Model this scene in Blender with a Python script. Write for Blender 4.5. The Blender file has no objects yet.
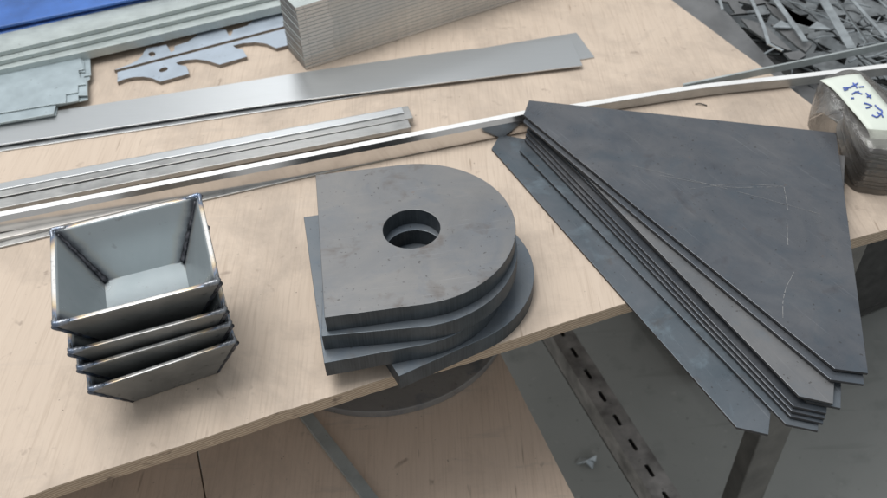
import bpy, bmesh, math, random
from mathutils import Vector, Matrix, noise
random.seed(7)
S = bpy.context.scene
COL = S.collection
PI = math.pi
# ------------------------------------------------------------ camera model
W, H = 887.0, 498.0
FPX, PITCH, ROLL, HC = 874.0, math.radians(43.85), math.radians(-3.03), 0.62
_cp, _sp = math.cos(PITCH), math.sin(PITCH)
FW = Vector((0, _cp, -_sp)); _r = Vector((1, 0, 0)); _u = Vector((0, _sp, _cp))
RT = _r*math.cos(ROLL) + _u*math.sin(ROLL)
UP = -_r*math.sin(ROLL) + _u*math.cos(ROLL)

def at(px, py, z=0.0):
    """point of the level z seen at photo pixel px, py (measured layout)"""
    d = RT*((px-W/2)/FPX) - UP*((py-H/2)/FPX) + FW
    k = (z-HC)/d.z
    return Vector((d.x*k, d.y*k, z))

def PX(pts, z):
    return [at(x, y, z).to_2d() for x, y in pts]

cam = bpy.data.cameras.new('camera'); co = bpy.data.objects.new('camera', cam); COL.objects.link(co)
co.matrix_world = Matrix(((RT.x, UP.x, -FW.x, 0), (RT.y, UP.y, -FW.y, 0), (RT.z, UP.z, -FW.z, HC), (0, 0, 0, 1)))
cam.sensor_width = 36; cam.lens = FPX/W*36; cam.clip_start = 0.02; cam.clip_end = 60
cam.dof.use_dof = True; cam.dof.focus_distance = 0.78; cam.dof.aperture_fstop = 9
S.camera = co

# ------------------------------------------------------------ materials
class NT:
    def __init__(s, name):
        s.m = bpy.data.materials.new(name); s.m.use_nodes = True
        s.t = s.m.node_tree; s.b = s.t.nodes['Principled BSDF']
        s.tc = s.t.nodes.new('ShaderNodeTexCoord')
    def n(s, typ, **kw):
        nd = s.t.nodes.new(typ)
        for k, v in kw.items():
            if k.startswith('i_'): nd.inputs[k[2:].replace('_', ' ')].default_value = v
            else: setattr(nd, k, v)
        return nd
    def l(s, a, b): s.t.links.new(a, b)
    def coord(s, scale=(1, 1, 1), rot=(0, 0, 0), loc=(0, 0, 0), src='Object'):
        mp = s.n('ShaderNodeMapping'); s.l(s.tc.outputs[src], mp.inputs[0])
        mp.inputs['Scale'].default_value = scale; mp.inputs['Rotation'].default_value = rot
        mp.inputs['Location'].default_value = loc
        return mp.outputs[0]
    def noise(s, sc, detail=5, rough=.55, vec=None, dist=0):
        nd = s.n('ShaderNodeTexNoise'); nd.inputs['Scale'].default_value = sc
        nd.inputs['Detail'].default_value = detail; nd.inputs['Roughness'].default_value = rough
        nd.inputs['Distortion'].default_value = dist
        s.l(vec if vec is not None else s.tc.outputs['Object'], nd.inputs['Vector'])
        return nd.outputs['Fac']
    def ramp(s, fac, stops):
        r = s.n('ShaderNodeValToRGB'); e = r.color_ramp.elements
        while len(e) < len(stops): e.new(.5)
        for el, (p, c) in zip(e, stops):
            el.position = p
            el.color = (c, c, c, 1) if not hasattr(c, '__len__') else (*c, 1)
        s.l(fac, r.inputs[0]); return r.outputs[0]
    def mix(s, fac, a, b, mode='MIX'):
        m = s.n('ShaderNodeMix', data_type='RGBA', blend_type=mode)
        for i, v in ((0, fac), (6, a), (7, b)):
            if hasattr(v, 'is_linked') or hasattr(v, 'links'): s.l(v, m.inputs[i])
            elif hasattr(v, '__len__'): m.inputs[i].default_value = (*v, 1)
            else: m.inputs[i].default_value = v
        return m.outputs[2]
    def math(s, op, a, b=0.0):
        m = s.n('ShaderNodeMath', operation=op)
        for i, v in ((0, a), (1, b)):
            if hasattr(v, 'links'): s.l(v, m.inputs[i])
            else: m.inputs[i].default_value = v
        return m.outputs[0]
    def base(s, v):
        if hasattr(v, 'links'): s.l(v, s.b.inputs['Base Color'])
        else: s.b.inputs['Base Color'].default_value = (*v, 1)
    def rough(s, v):
        if hasattr(v, 'links'): s.l(v, s.b.inputs['Roughness'])
        else: s.b.inputs['Roughness'].default_value = v
    def metal(s, v): s.b.inputs['Metallic'].default_value = v
    def bump(s, h, strength=.2, dist=.001):
        b = s.n('ShaderNodeBump'); b.inputs['Strength'].default_value = strength
        b.inputs['Distance'].default_value = dist
        s.l(h, b.inputs['Height']); s.l(b.outputs[0], s.b.inputs['Normal'])

def mill_steel(name, c1, c2, stain=(.10, .075, .06), metal=.45, r0=.34, r1=.55, seed=0.0, stain_amt=.5, blue=(.10, .13, .17)):
    t = NT(name)
    v = t.coord(loc=(seed, seed*2.3, 0))
    big = t.noise(9, 7, .65, t.coord(scale=(1, 1.5, 1), rot=(0, 0, .5+seed), loc=(seed, seed*2.3, 0)), .7)
    c = t.mix(t.ramp(big, [(.35, 0), (.65, 1)]), c1, c2)
    c = t.mix(t.math('MULTIPLY', t.ramp(t.noise(22, 6, .65, v, .6), [(.52, 0), (.68, 1)]), .6), c, blue)
    st = t.ramp(t.noise(30, 4, .6, t.coord(loc=(seed+5, 1, 0)), .4), [(.60, 0), (.72, 1)])
    c = t.mix(t.math('MULTIPLY', st, stain_amt), c, stain)
    ru = t.ramp(t.noise(55, 3, .6, t.coord(loc=(seed+2, 3, 1))), [(.70, 0), (.76, 1)])
    c = t.mix(t.math('MULTIPLY', ru, .45), c, (.20, .12, .07))
    sp = t.ramp(t.noise(260, 2, .5, v), [(.69, 0), (.73, 1)])
    c = t.mix(t.math('MULTIPLY', sp, .6), c, (.05, .045, .04))
    sc = t.ramp(t.noise(60, 3, .6, t.coord(scale=(.35, 9, 1), rot=(0, 0, .9+seed))), [(.66, 0), (.74, 1)])
    c = t.mix(t.math('MULTIPLY', sc, .14), c, (.35, .37, .4))
    for k_, (ang_, amt_) in enumerate(((.35+seed*.7, .30), (2.1+seed, .20), (1.25, .16))):
        s3 = t.noise(110, 3, .6, t.coord(scale=(.10, 5, 1), rot=(0, 0, ang_), loc=(k_*3.1, seed, 0)))
        gate = t.ramp(t.noise(11, 3, .5, t.coord(loc=(seed+k_, 9, 0))), [(.45, 0), (.6, 1)])
        c = t.mix(t.math('MULTIPLY', t.math('MULTIPLY', t.ramp(s3, [(.66, 0), (.71, 1)]), gate), amt_), c, (.42, .43, .45))
    t.base(c); t.metal(metal)
    t.rough(t.ramp(t.noise(14, 6, .7, v, .8), [(.3, r0), (.7, r1)]))
    t.bump(t.noise(180, 4, .6, v), .08, .0006)
    return t.m

def plain_metal(name, col, rough=.35, metal=.85, var=.12, streak=None, bump=.05, sc=40, spots=.45):
    t = NT(name)
    n1 = t.noise(sc, 6, .6)
    lo = tuple(max(0, x*(1-var*1.6)) for x in col); hi = tuple(min(1, x*(1+var)) for x in col)
    c = t.mix(t.ramp(n1, [(.3, 0), (.7, 1)]), lo, hi)
    if streak is not None:
        n2 = t.noise(30, 4, .6, t.coord(scale=(1.2, 30, 30), rot=(0, 0, -streak)))
        c = t.mix(t.math('MULTIPLY', t.ramp(n2, [(.45, 0), (.7, 1)]), .35), c, tuple(x*.6 for x in col))
    sp = t.ramp(t.noise(150, 2, .5), [(.70, 0), (.75, 1)])
    c = t.mix(t.math('MULTIPLY', sp, spots), c, (.08, .075, .07))
    t.base(c); t.metal(metal); t.rough(t.ramp(n1, [(.3, rough*.8), (.7, rough*1.25)]))
    if bump: t.bump(t.noise(120, 4, .6), bump, .0006)
    return t.m

def plywood(name, base, dark, ang, seed=0, dirt=.5, scuff=.35):
    t = NT(name)
    g = t.coord(scale=(1, .05, 1), rot=(0, 0, -ang), loc=(seed, 0, 0))   # grain runs along local y
    g1 = t.noise(95, 6, .65, g, .35)
    g2 = t.noise(420, 3, .6, t.coord(scale=(1, .035, 1), rot=(0, 0, -ang)))
    broad = t.noise(9, 4, .5, t.coord(scale=(1, .3, 1), rot=(0, 0, -ang), loc=(seed+3, 0, 0)), .6)
    c = t.mix(t.ramp(g1, [(.35, 0), (.72, 1)]), base, tuple(b*.84+.16*d for b, d in zip(base, dark)))
    c = t.mix(t.math('MULTIPLY', t.ramp(g2, [(.50, 0), (.70, 1)]), .30), c, dark)
    c = t.mix(t.math('MULTIPLY', t.ramp(broad, [(.40, 0), (.68, 1)]), .42), c, tuple(b*.80+.20*d for b, d in zip(base, dark)))
    d1 = t.ramp(t.noise(5, 8, .72, t.coord(loc=(seed+9, 2, 0)), .5), [(.47, 0), (.70, 1)])
    c = t.mix(t.math('MULTIPLY', d1, dirt), c, (.345, .285, .235))
    d2 = t.ramp(t.noise(40, 3, .6, t.coord(loc=(seed+1, 7, 0)), .3), [(.66, 0), (.75, 1)])
    c = t.mix(t.math('MULTIPLY', d2, .55), c, (.20, .15, .12))
    d3 = t.ramp(t.noise(170, 2, .5, t.coord(loc=(seed+4, 4, 0))), [(.735, 0), (.77, 1)])
    c = t.mix(t.math('MULTIPLY', d3, .7), c, (.12, .10, .08))
    fl = t.ramp(t.noise(140, 2, .5, t.coord(scale=(1, .10, 1), rot=(0, 0, -ang), loc=(seed+6, 1, 0))), [(.70, 0), (.76, 1)])
    c = t.mix(t.math('MULTIPLY', fl, .55), c, (.25, .18, .13))
    s1 = t.ramp(t.noise(26, 5, .7, t.coord(scale=(.3, 2.2, 1), rot=(0, 0, .5+seed))), [(.60, 0), (.70, 1)])
    c = t.mix(t.math('MULTIPLY', s1, scuff*.6), c, (.42, .36, .31))
    t.base(c); t.rough(t.ramp(g1, [(.3, .5), (.7, .68)])); t.b.inputs['Specular IOR Level'].default_value = .35
    t.bump(g2, .12, .0008)
    return t.m

def ply_edge(name):
    t = NT(name)
    sep = t.n('ShaderNodeSeparateXYZ'); t.l(t.tc.outputs['Object'], sep.inputs[0])
    wob = t.noise(25, 4, .6)
    z = t.math('ADD', t.math('MULTIPLY', sep.outputs[2], 390.0), t.math('MULTIPLY', wob, 1.1))
    fr = t.math('FRACT', t.math('MULTIPLY', z, 1.0))
    c = t.mix(t.ramp(fr, [(.0, 0), (.25, 0), (.42, 1), (.6, 1), (.8, 0)]), (.52, .42, .31), (.27, .19, .13))
    n = t.noise(120, 5, .7, t.coord(scale=(1, 1, 3)))
    c = t.mix(t.ramp(n, [(.4, 0), (.75, .8)]), c, (.30, .23, .17))
    c = t.mix(t.ramp(t.noise(45, 3, .6, t.coord(scale=(1, 1, 2), loc=(3, 1, 0))), [(.62, 0), (.72, .8)]), c, (.09, .065, .05))
    t.base(c); t.rough(.75); t.bump(n, .6, .0015)
    return t.m

TANG = math.radians(18.2)
M = {}
M['ply'] = plywood('plywood_top', (.605, .50, .405), (.29, .21, .15), TANG, 0, .85)
M['ply_shelf'] = plywood('plywood_shelf', (.70, .56, .45), (.38, .27, .19), TANG, 4, .6, .6)
M['edge'] = ply_edge('plywood_edge')
M['plate1'] = mill_steel('plate_steel', (.165, .172, .182), (.218, .214, .210), seed=.0, stain_amt=.5, blue=(.15, .165, .185))
M['plate2'] = mill_steel('plate_steel_blue', (.13, .155, .18), (.165, .18, .195), seed=1.7, stain_amt=.3)
M['cut'] = mill_steel('cut_edge_steel', (.038, .047, .054), (.062, .072, .080), seed=.4, stain_amt=.2, metal=.3, r0=.45, r1=.65, blue=(.07, .085, .10))
def cut_edge(name, c1, c2):
    t = NT(name)
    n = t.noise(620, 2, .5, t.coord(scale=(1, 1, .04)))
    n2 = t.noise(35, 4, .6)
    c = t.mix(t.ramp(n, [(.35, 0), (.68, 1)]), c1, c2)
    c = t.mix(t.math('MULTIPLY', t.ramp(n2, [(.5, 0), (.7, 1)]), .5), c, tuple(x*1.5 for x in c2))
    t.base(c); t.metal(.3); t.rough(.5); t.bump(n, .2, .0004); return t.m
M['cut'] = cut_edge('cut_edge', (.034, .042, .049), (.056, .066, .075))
M['hr'] = mill_steel('hot_rolled_sheet', (.104, .117, .136), (.160, .164, .174), seed=3.1, stain_amt=.35, metal=.6, r0=.22, r1=.48, blue=(.10, .122, .145), stain=(.07, .058, .06))
M['hr2'] = mill_steel('hot_rolled_sheet_pale', (.165, .172, .182), (.225, .222, .222), seed=5.3, stain_amt=.3, metal=.55, r0=.33, r1=.5, blue=(.15, .18, .21))
M['hr_blue'] = mill_steel('hot_rolled_sheet_blue', (.105, .128, .148), (.150, .163, .180), seed=7.9, stain_amt=.5, metal=.5, r0=.25, r1=.5, blue=(.21, .27, .31))
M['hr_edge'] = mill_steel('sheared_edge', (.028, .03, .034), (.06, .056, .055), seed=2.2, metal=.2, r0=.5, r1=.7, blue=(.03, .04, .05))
M['galv'] = plain_metal('galvanised_pale', (.47, .52, .51), .42, .35, .08, streak=TANG-.1)
M['galv_blue'] = plain_metal('coated_sheet_blue_grey', (.40, .47, .50), .38, .35, .06)
t = NT('brushed_stainless')
n2 = t.noise(30, 4, .6, t.coord(scale=(1.2, 40, 30), rot=(0, 0, -.16)))
c = t.mix(t.math('MULTIPLY', t.ramp(n2, [(.40, 0), (.75, 1)]), .25), (.62, .64, .65), (.50, .51, .52))
c = t.mix(t.math('MULTIPLY', t.ramp(t.noise(5, 4, .5), [(.4, 0), (.7, 1)]), .2), c, (.50, .50, .49))
t.base(c); t.metal(.9); t.rough(.36)
M['stainless'] = t.m
M['bright'] = plain_metal('painted_top_highlight', (.86, .86, .85), .4, .25, .03, bump=.01, spots=.15)  # near-white base colour stands in for the highlight along the bar tops
M['polish'] = plain_metal('polished_stainless', (.70, .69, .68), .19, 1.0, .05, bump=.03, spots=0)
M['flat'] = plain_metal('grey_flat_bar', (.44, .44, .43), .36, .75, .12, streak=.2)
M['strip'] = plain_metal('strip_edge', (.72, .69, .65), .42, .5, .10, sc=9, bump=0)
M['strip_end'] = plain_metal('strip_sheared_end', (.22, .21, .20), .5, .5, .3, sc=120)
M['blue'] = plain_metal('blue_paint', (.045, .135, .42), .38, 0.0, .22, sc=14)
M['laser'] = plain_metal('laser_cut_plate', (.40, .46, .53), .45, .35, .06)
M['laser_edge'] = plain_metal('laser_cut_edge', (.26, .23, .20), .55, .4, .25, sc=120)
M['dark'] = plain_metal('dark_steel', (.085, .083, .080), .5, .5, .25)
M['legsteel'] = plain_metal('leg_steel', (.17, .162, .15), .46, .5, .3, sc=18)
M['slot'] = plain_metal('worn_slotted_steel', (.44, .42, .405), .45, .35, .3, sc=35, bump=.2)
M['disc'] = mill_steel('disc_steel', (.26, .26, .26), (.35, .345, .34), seed=9.2, stain_amt=.3, metal=.4)
M['skel'] = plain_metal('skeleton_sheet', (.22, .222, .225), .42, .6, .18, sc=15)
M['scrap'] = plain_metal('scrap_bright', (.46, .50, .52), .35, .7, .2)
M['scrap_mid'] = plain_metal('scrap_mid', (.30, .32, .33), .4, .6, .3)
M['scrap_dark'] = plain_metal('scrap_dark', (.12, .13, .135), .4, .6, .35)
M['galv_bar'] = plain_metal('zinc_flat_bar', (.46, .50, .50), .42, .4, .12)
M['chalk'] = plain_metal('chalk_line', (.27, .27, .27), .8, 0, .2)
M['ink'] = plain_metal('blue_ink', (.10, .16, .50), .6, 0, .2)

# concrete
t = NT('concrete_floor')
a = t.noise(2.2, 7, .6, None, .4); b_ = t.noise(12, 5, .6)
c = t.mix(t.ramp(a, [(.35, 0), (.65, 1)]), (.40, .408, .385), (.46, .465, .44))
c = t.mix(t.math('MULTIPLY', t.ramp(b_, [(.55, 0), (.75, 1)]), .4), c, (.12, .125, .115))
c = t.mix(t.math('MULTIPLY', t.ramp(t.noise(40, 3), [(.66, 0), (.73, 1)]), .5), c, (.55, .55, .52))
c = t.mix(t.math('MULTIPLY', t.ramp(t.noise(90, 2), [(.70, 0), (.74, 1)]), .6), c, (.12, .12, .11))
c = t.mix(t.math('MULTIPLY', t.ramp(t.noise(8, 3, .6, t.coord(scale=(.2, 3, 1), rot=(0, 0, .8)), 1.5), [(.62, 0), (.66, 1)]), .25), c, (.24, .24, .22))
t.base(c); t.rough(t.ramp(a, [(.3, .5), (.7, .7)])); t.bump(b_, .1, .002)
M['floor'] = t.m

# box sheet steel: clean blue-grey sheet
t = NT('box_sheet_steel')
a = t.noise(9, 5, .6, None, .6)
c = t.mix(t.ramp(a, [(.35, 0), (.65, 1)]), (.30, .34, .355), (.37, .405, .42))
c = t.mix(t.math('MULTIPLY', t.ramp(t.noise(140, 3), [(.66, 0), (.74, 1)]), .35), c, (.16, .16, .16))
RW, RD, RHH = .132, .120, .055
INX, INY, BT = .0255, .0225, .0052
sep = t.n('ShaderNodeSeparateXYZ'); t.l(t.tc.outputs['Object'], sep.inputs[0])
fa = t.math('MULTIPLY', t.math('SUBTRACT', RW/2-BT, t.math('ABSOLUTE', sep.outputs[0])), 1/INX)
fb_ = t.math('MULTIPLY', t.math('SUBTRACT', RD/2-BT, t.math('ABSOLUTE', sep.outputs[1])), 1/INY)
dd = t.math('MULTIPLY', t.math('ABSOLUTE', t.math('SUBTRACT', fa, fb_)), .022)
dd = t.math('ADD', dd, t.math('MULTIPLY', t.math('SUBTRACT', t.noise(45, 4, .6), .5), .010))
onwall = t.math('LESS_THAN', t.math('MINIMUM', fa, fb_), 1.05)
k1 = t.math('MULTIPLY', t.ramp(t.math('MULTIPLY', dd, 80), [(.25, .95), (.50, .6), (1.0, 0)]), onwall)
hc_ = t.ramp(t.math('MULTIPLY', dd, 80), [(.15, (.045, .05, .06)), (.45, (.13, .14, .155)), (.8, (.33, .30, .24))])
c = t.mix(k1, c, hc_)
t.base(c); t.metal(.45); t.rough(t.ramp(a, [(.3, .20), (.7, .32)]))
M['box_in'] = t.m
t = NT('box_outer_steel')
a = t.noise(14, 5, .6, None, .6)
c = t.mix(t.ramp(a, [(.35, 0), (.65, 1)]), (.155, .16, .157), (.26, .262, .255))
c = t.mix(t.math('MULTIPLY', t.ramp(t.noise(90, 3), [(.62, 0), (.72, 1)]), .6), c, (.05, .045, .045))
t.base(c); t.metal(.5); t.rough(.42)
M['box_out'] = t.m
# rim: bright ground edge with heat tint near the corners (a real oxide colour, in object space)
t = NT('rim_heat_tint')
sep = t.n('ShaderNodeSeparateXYZ'); t.l(t.tc.outputs['Object'], sep.inputs[0])
ax = t.math('ABSOLUTE', sep.outputs[0]); ay = t.math('ABSOLUTE', sep.outputs[1])
dx = t.math('SUBTRACT', RW/2, ax); dy = t.math('SUBTRACT', RD/2, ay)
dm = t.math('ADD', dx, dy)
dm = t.math('ADD', dm, t.math('MULTIPLY', t.math('SUBTRACT', t.noise(60, 3), .5), .008))
dmn = t.math('MULTIPLY', dm, 1/.05)
tint = t.ramp(dmn, [(.0, (.10, .12, .14)), (.16, (.17, .20, .23)), (.34, (.15, .19, .26)), (.42, (.32, .27, .25)), (.50, (.58, .46, .30)), (.68, (.72, .66, .58)), (.85, (.76, .75, .73))])
n = t.noise(220, 4, .6)
tint = t.mix(t.ramp(n, [(.55, 0), (.72, .5)]), tint, (.20, .18, .17))
t.base(tint); t.metal(.5); t.rough(.36); t.bump(n, .25, .0006)
M['rim'] = t.m
t = NT('weld_bead')
n = t.noise(140, 4, .6)
c = t.mix(t.ramp(n, [(.4, 0), (.65, 1)]), (.028, .030, .036), (.12, .12, .135))
c = t.mix(t.ramp(t.noise(35, 3), [(.55, 0), (.7, .7)]), c, (.10, .16, .26))
t.base(c); t.metal(.6); t.rough(.36); t.bump(n, .5, .001)
M['weld'] = t.m
t = NT('weld_tinted')
n = t.noise(120, 4, .6)
c = t.mix(t.ramp(n, [(.4, 0), (.62, 1)]), (.10, .11, .125), (.30, .31, .33))
c = t.mix(t.ramp(t.noise(60, 3, .6, t.coord(loc=(2, 1, 0))), [(.5, 0), (.65, .7)]), c, (.16, .22, .34))
t.base(c); t.metal(.7); t.rough(.33); t.bump(n, .5, .001)
M['weld_tint'] = t.m
t = NT('weld_heat_stain')
c = t.mix(t.ramp(t.noise(50, 3), [(.4, 0), (.6, 1)]), (.22, .23, .235), (.30, .275, .22))
t.base(c); t.metal(.45); t.rough(.4)
M['haz'] = t.m
# label
t = NT('paper_label')
t.base(t.mix(t.ramp(t.noise(20, 3), [(.3, 0), (.7, 1)]), (.66, .71, .63), (.74, .78, .71))); t.rough(.5); t.bump(t.noise(25, 3), .3, .002)
M['label'] = t.m
# film
t = NT('clear_stretch_film')
nt = t.t
out = nt.nodes['Material Output']
tr = t.n('ShaderNodeBsdfTransparent'); tr.inputs[0].default_value = (.96, .955, .945, 1)
gl = t.n('ShaderNodeBsdfGlossy'); gl.inputs['Roughness'].default_value = .15; gl.inputs['Color'].default_value = (.9, .9, .9, 1)
df = t.n('ShaderNodeBsdfDiffuse'); df.inputs[0].default_value = (.45, .40, .36, 1)
nz = t.noise(34, 5, .6, t.coord(scale=(1, 1.6, 1)), .8)
bp = t.n('ShaderNodeBump'); bp.inputs['Strength'].default_value = .7; bp.inputs['Distance'].default_value = .006
t.l(nz, bp.inputs['Height']); t.l(bp.outputs[0], gl.inputs['Normal'])
fr = t.n('ShaderNodeFresnel'); fr.inputs[0].default_value = 1.7; t.l(bp.outputs[0], fr.inputs['Normal'])
m1 = t.n('ShaderNodeMixShader'); m1.inputs[0].default_value = .10; t.l(tr.outputs[0], m1.inputs[1]); t.l(df.outputs[0], m1.inputs[2])
m2 = t.n('ShaderNodeMixShader'); t.l(fr.outputs[0], m2.inputs[0]); t.l(m1.outputs[0], m2.inputs[1]); t.l(gl.outputs[0], m2.inputs[2])
t.l(m2.outputs[0], out.inputs[0])
M['film'] = t.m

t = NT('cloudy_stretch_film')
tr = t.n('ShaderNodeBsdfTransparent'); tr.inputs[0].default_value = (.97, .97, .96, 1)
df = t.n('ShaderNodeBsdfDiffuse'); df.inputs[0].default_value = (.70, .69, .67, 1)
gl = t.n('ShaderNodeBsdfGlossy'); gl.inputs['Roughness'].default_value = .22
cl = t.ramp(t.noise(22, 5, .6, t.coord(scale=(2.5, 2.5, .35))), [(.30, .10), (.75, .42)])
m1 = t.n('ShaderNodeMixShader'); t.l(cl, m1.inputs[0]); t.l(tr.outputs[0], m1.inputs[1]); t.l(df.outputs[0], m1.inputs[2])
m2 = t.n('ShaderNodeMixShader'); m2.inputs[0].default_value = .10; t.l(m1.outputs[0], m2.inputs[1]); t.l(gl.outputs[0], m2.inputs[2])
t.l(m2.outputs[0], t.t.nodes['Material Output'].inputs[0])
M['film2'] = t.m

# ------------------------------------------------------------ object helpers
def tag(o, label=None, cat=None, group=None, kind=None):
    if label: o['label'] = label
    if cat: o['category'] = cat
    if group: o['group'] = group
    if kind: o['kind'] = kind
    return o

def link(name, me, parent=None, loc=(0, 0, 0), rz=0.0, bevel=0.0):
    o = bpy.data.objects.new(name, me); COL.objects.link(o)
    o.location = loc; o.rotation_euler = (0, 0, rz)
    if parent is not None: o.parent = parent
    if bevel:
        md = o.modifiers.new('bevel', 'BEVEL'); md.width = bevel; md.segments = 2
        md.limit_method = 'ANGLE'; md.angle_limit = math.radians(50)
    return o

def empty(name, loc, rz=0.0):
    o = bpy.data.objects.new(name, None); COL.objects.link(o)
    o.location = loc; o.rotation_euler = (0, 0, rz); o.empty_display_size = .02
    return o

def mesh_of(bm, name, mats):
    bmesh.ops.recalc_face_normals(bm, faces=bm.faces)
    me = bpy.data.meshes.new(name); bm.to_mesh(me); bm.free()
    for m in (mats if isinstance(mats, (list, tuple)) else [mats]): me.materials.append(m)
    return me

def plate_bm(loops, z0, z1, bm=None):
    """flat plate with outline loops[0] and holes loops[1:]; side faces get material 1"""
    bm = bm or bmesh.new(); edges = []; rings = []
    for lp in loops:
        vs = [bm.verts.new((p[0], p[1], z1)) for p in lp]; rings.append(vs)
        for i in range(len(vs)): edges.append(bm.edges.new((vs[i], vs[(i+1) % len(vs)])))
    if len(loops) == 1: top = [bm.faces.new(rings[0])]
    else: top = [g for g in bmesh.ops.triangle_fill(bm, use_beauty=True, use_dissolve=False, edges=edges)['geom'] if isinstance(g, bmesh.types.BMFace)]
    mp = {}
    for vs in rings:
        for v in vs: mp[v] = bm.verts.new((v.co.x, v.co.y, z0))
    for f in top: bm.faces.new([mp[v] for v in reversed(f.verts)])
    for vs in rings:
        for i in range(len(vs)):
            a, b = vs[i], vs[(i+1) % len(vs)]
            f = bm.faces.new((a, b, mp[b], mp[a])); f.material_index = 1
    return bm

def plate(name, loops, z0, z1, mats, parent=None, bevel=.0003, loc=None):
    """loops in world x, y; the object's origin is put at the outline's base centre"""
    if loc is None:
        c = sum((Vector(p) for p in loops[0]), Vector((0, 0)))/len(loops[0]); loc = (c.x, c.y, z0)
    lp = [[(p[0]-loc[0], p[1]-loc[1]) for p in L] for L in loops]
    return link(name, mesh_of(plate_bm(lp, z0-loc[2], z1-loc[2]), name, mats), parent, loc if parent is None else (loc[0], loc[1], loc[2]), 0, bevel)

def box_bm(x0, x1, y0, y1, z0, z1, bm=None):
    return plate_bm([[(x0, y0), (x1, y0), (x1, y1), (x0, y1)]], z0, z1, bm)

def circle(cx, cy, r, n=64, ph=0): return [(cx+r*math.cos(2*PI*i/n+ph), cy+r*math.sin(2*PI*i/n+ph)) for i in range(n)]

def sweep_bm(path, prof, bm=None):
    """extrude a closed profile (offset across, height) along a 3-D path"""
    bm = bm or bmesh.new(); rows = []
    for i, p in enumerate(path):
        a = path[max(0, i-1)]; b = path[min(len(path)-1, i+1)]
        d = Vector(b)-Vector(a); d.z = 0; d.normalize(); nrm = Vector((-d.y, d.x, 0))
        rows.append([bm.verts.new(Vector(p)+nrm*o+Vector((0, 0, h))) for o, h in prof])
    n = len(prof)
    for i in range(len(rows)-1):
        for k in range(n): bm.faces.new((rows[i][k], rows[i][(k+1) % n], rows[i+1][(k+1) % n], rows[i+1][k]))
    bm.faces.new(rows[0]); bm.faces.new(list(reversed(rows[-1])))
    return bm

def tube_bm(path, radii, bm=None, seg=8, squash=1.0):
    bm = bm or bmesh.new(); rows = []
    for i, p in enumerate(path):
        a = Vector(path[max(0, i-1)]); b = Vector(path[min(len(path)-1, i+1)])
        d = (b-a).normalized(); u = d.cross(Vector((0, 0, 1)))
        if u.length < 1e-4: u = d.cross(Vector((1, 0, 0)))
        u.normalize(); v = d.cross(u); r = radii[i] if hasattr(radii, '__len__') else radii
        rows.append([bm.verts.new(Vector(p)+(u*math.cos(2*PI*k/seg)+v*math.sin(2*PI*k/seg)*squash)*r) for k in range(seg)])
    for i in range(len(rows)-1):
        for k in range(seg): bm.faces.new((rows[i][k], rows[i][(k+1) % seg], rows[i+1][(k+1) % seg], rows[i+1][k]))
    bm.faces.new(rows[0]); bm.faces.new(list(reversed(rows[-1])))
    for f in bm.faces: f.smooth = True
    return bm

def spline(pts, n=10):
    """Catmull-Rom through points"""
    P = [Vector(p) for p in pts]; out = []
    for i in range(len(P)-1):
        p0 = P[max(0, i-1)]; p1 = P[i]; p2 = P[i+1]; p3 = P[min(len(P)-1, i+2)]
        if i == 0: p0 = p1*2-p2
        if i+2 >= len(P): p3 = p2*2-p1
        for k in range(n):
            s = k/n
            out.append(.5*((2*p1)+(p2-p0)*s+(2*p0-5*p1+4*p2-p3)*s*s+(-p0+3*p1-3*p2+p3)*s**3))
    out.append(P[-1]); return out

# ------------------------------------------------------------ setting
FZ = -.80
o = link('floor', mesh_of(box_bm(-12, 12, -8, 14, FZ-.1, FZ), 'floor', [M['floor'], M['floor']])); tag(o, kind='structure')

# ------------------------------------------------------------ work table
U = Vector((math.cos(TANG), math.sin(TANG))); V = Vector((-U.y, U.x))
F1, F2, F3, F4 = PX([(22, 498), (290, 409), (620, 305), (850, 240)], 0)
F5 = at(887, 229, 0).to_2d()
R1 = at(809, 102, 0).to_2d(); R2 = at(672, 0, 0).to_2d()
rd = (R1-R2).normalized(); fd = (F5-F3).normalized()
# intersection of the front and the right edge
den = fd.x*rd.y-fd.y*rd.x; w_ = R1-F4; s_ = (w_.x*rd.y-w_.y*rd.x)/den
CR = F4+fd*s_
BL_ = F1-U*1.1
tbl = empty('work_table', (CR.x, CR.y, FZ), 0); tag(tbl, 'work bench with a pale plywood top on a dark steel frame', 'table')
TO = Vector((CR.x, CR.y, FZ))
def chain(a, b, n, amp, seed):
    out = []
    for i in range(n):
        s = i/n; p = a.lerp(b, s)
        q = (b-a).normalized(); nn = Vector((-q.y, q.x))
        out.append(p+nn*amp*(noise.noise(Vector((seed+p.x*18, p.y*18, 0)))+.4*noise.noise(Vector((seed+p.x*90, p.y*90, 2)))))
    return out
backR = R2-rd*.5; backL = BL_+V*1.25
outl = chain(BL_, F1, 30, .0006, 1)+chain(F1, F2, 60, .0012, 2)+chain(F2, F3, 70, .0012, 3)+chain(F3, F4, 40, .001, 4)+chain(F4, CR, 20, .001, 5)+chain(CR, R1, 40, .001, 6)+chain(R1, R2, 40, .001, 7)+[R2, backR, backL]
def child_plate(name, loops, z0, z1, mats, par, po, bevel=.0003):
    lp = [[(p[0]-po.x, p[1]-po.y) for p in L] for L in loops]
    return link(name, mesh_of(plate_bm(lp, z0-po.z, z1-po.z), name, mats), par, (0, 0, 0), 0, bevel)
child_plate('tabletop', [outl], -.015, 0, [M['ply'], M['edge']], tbl, TO, .0006)
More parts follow.
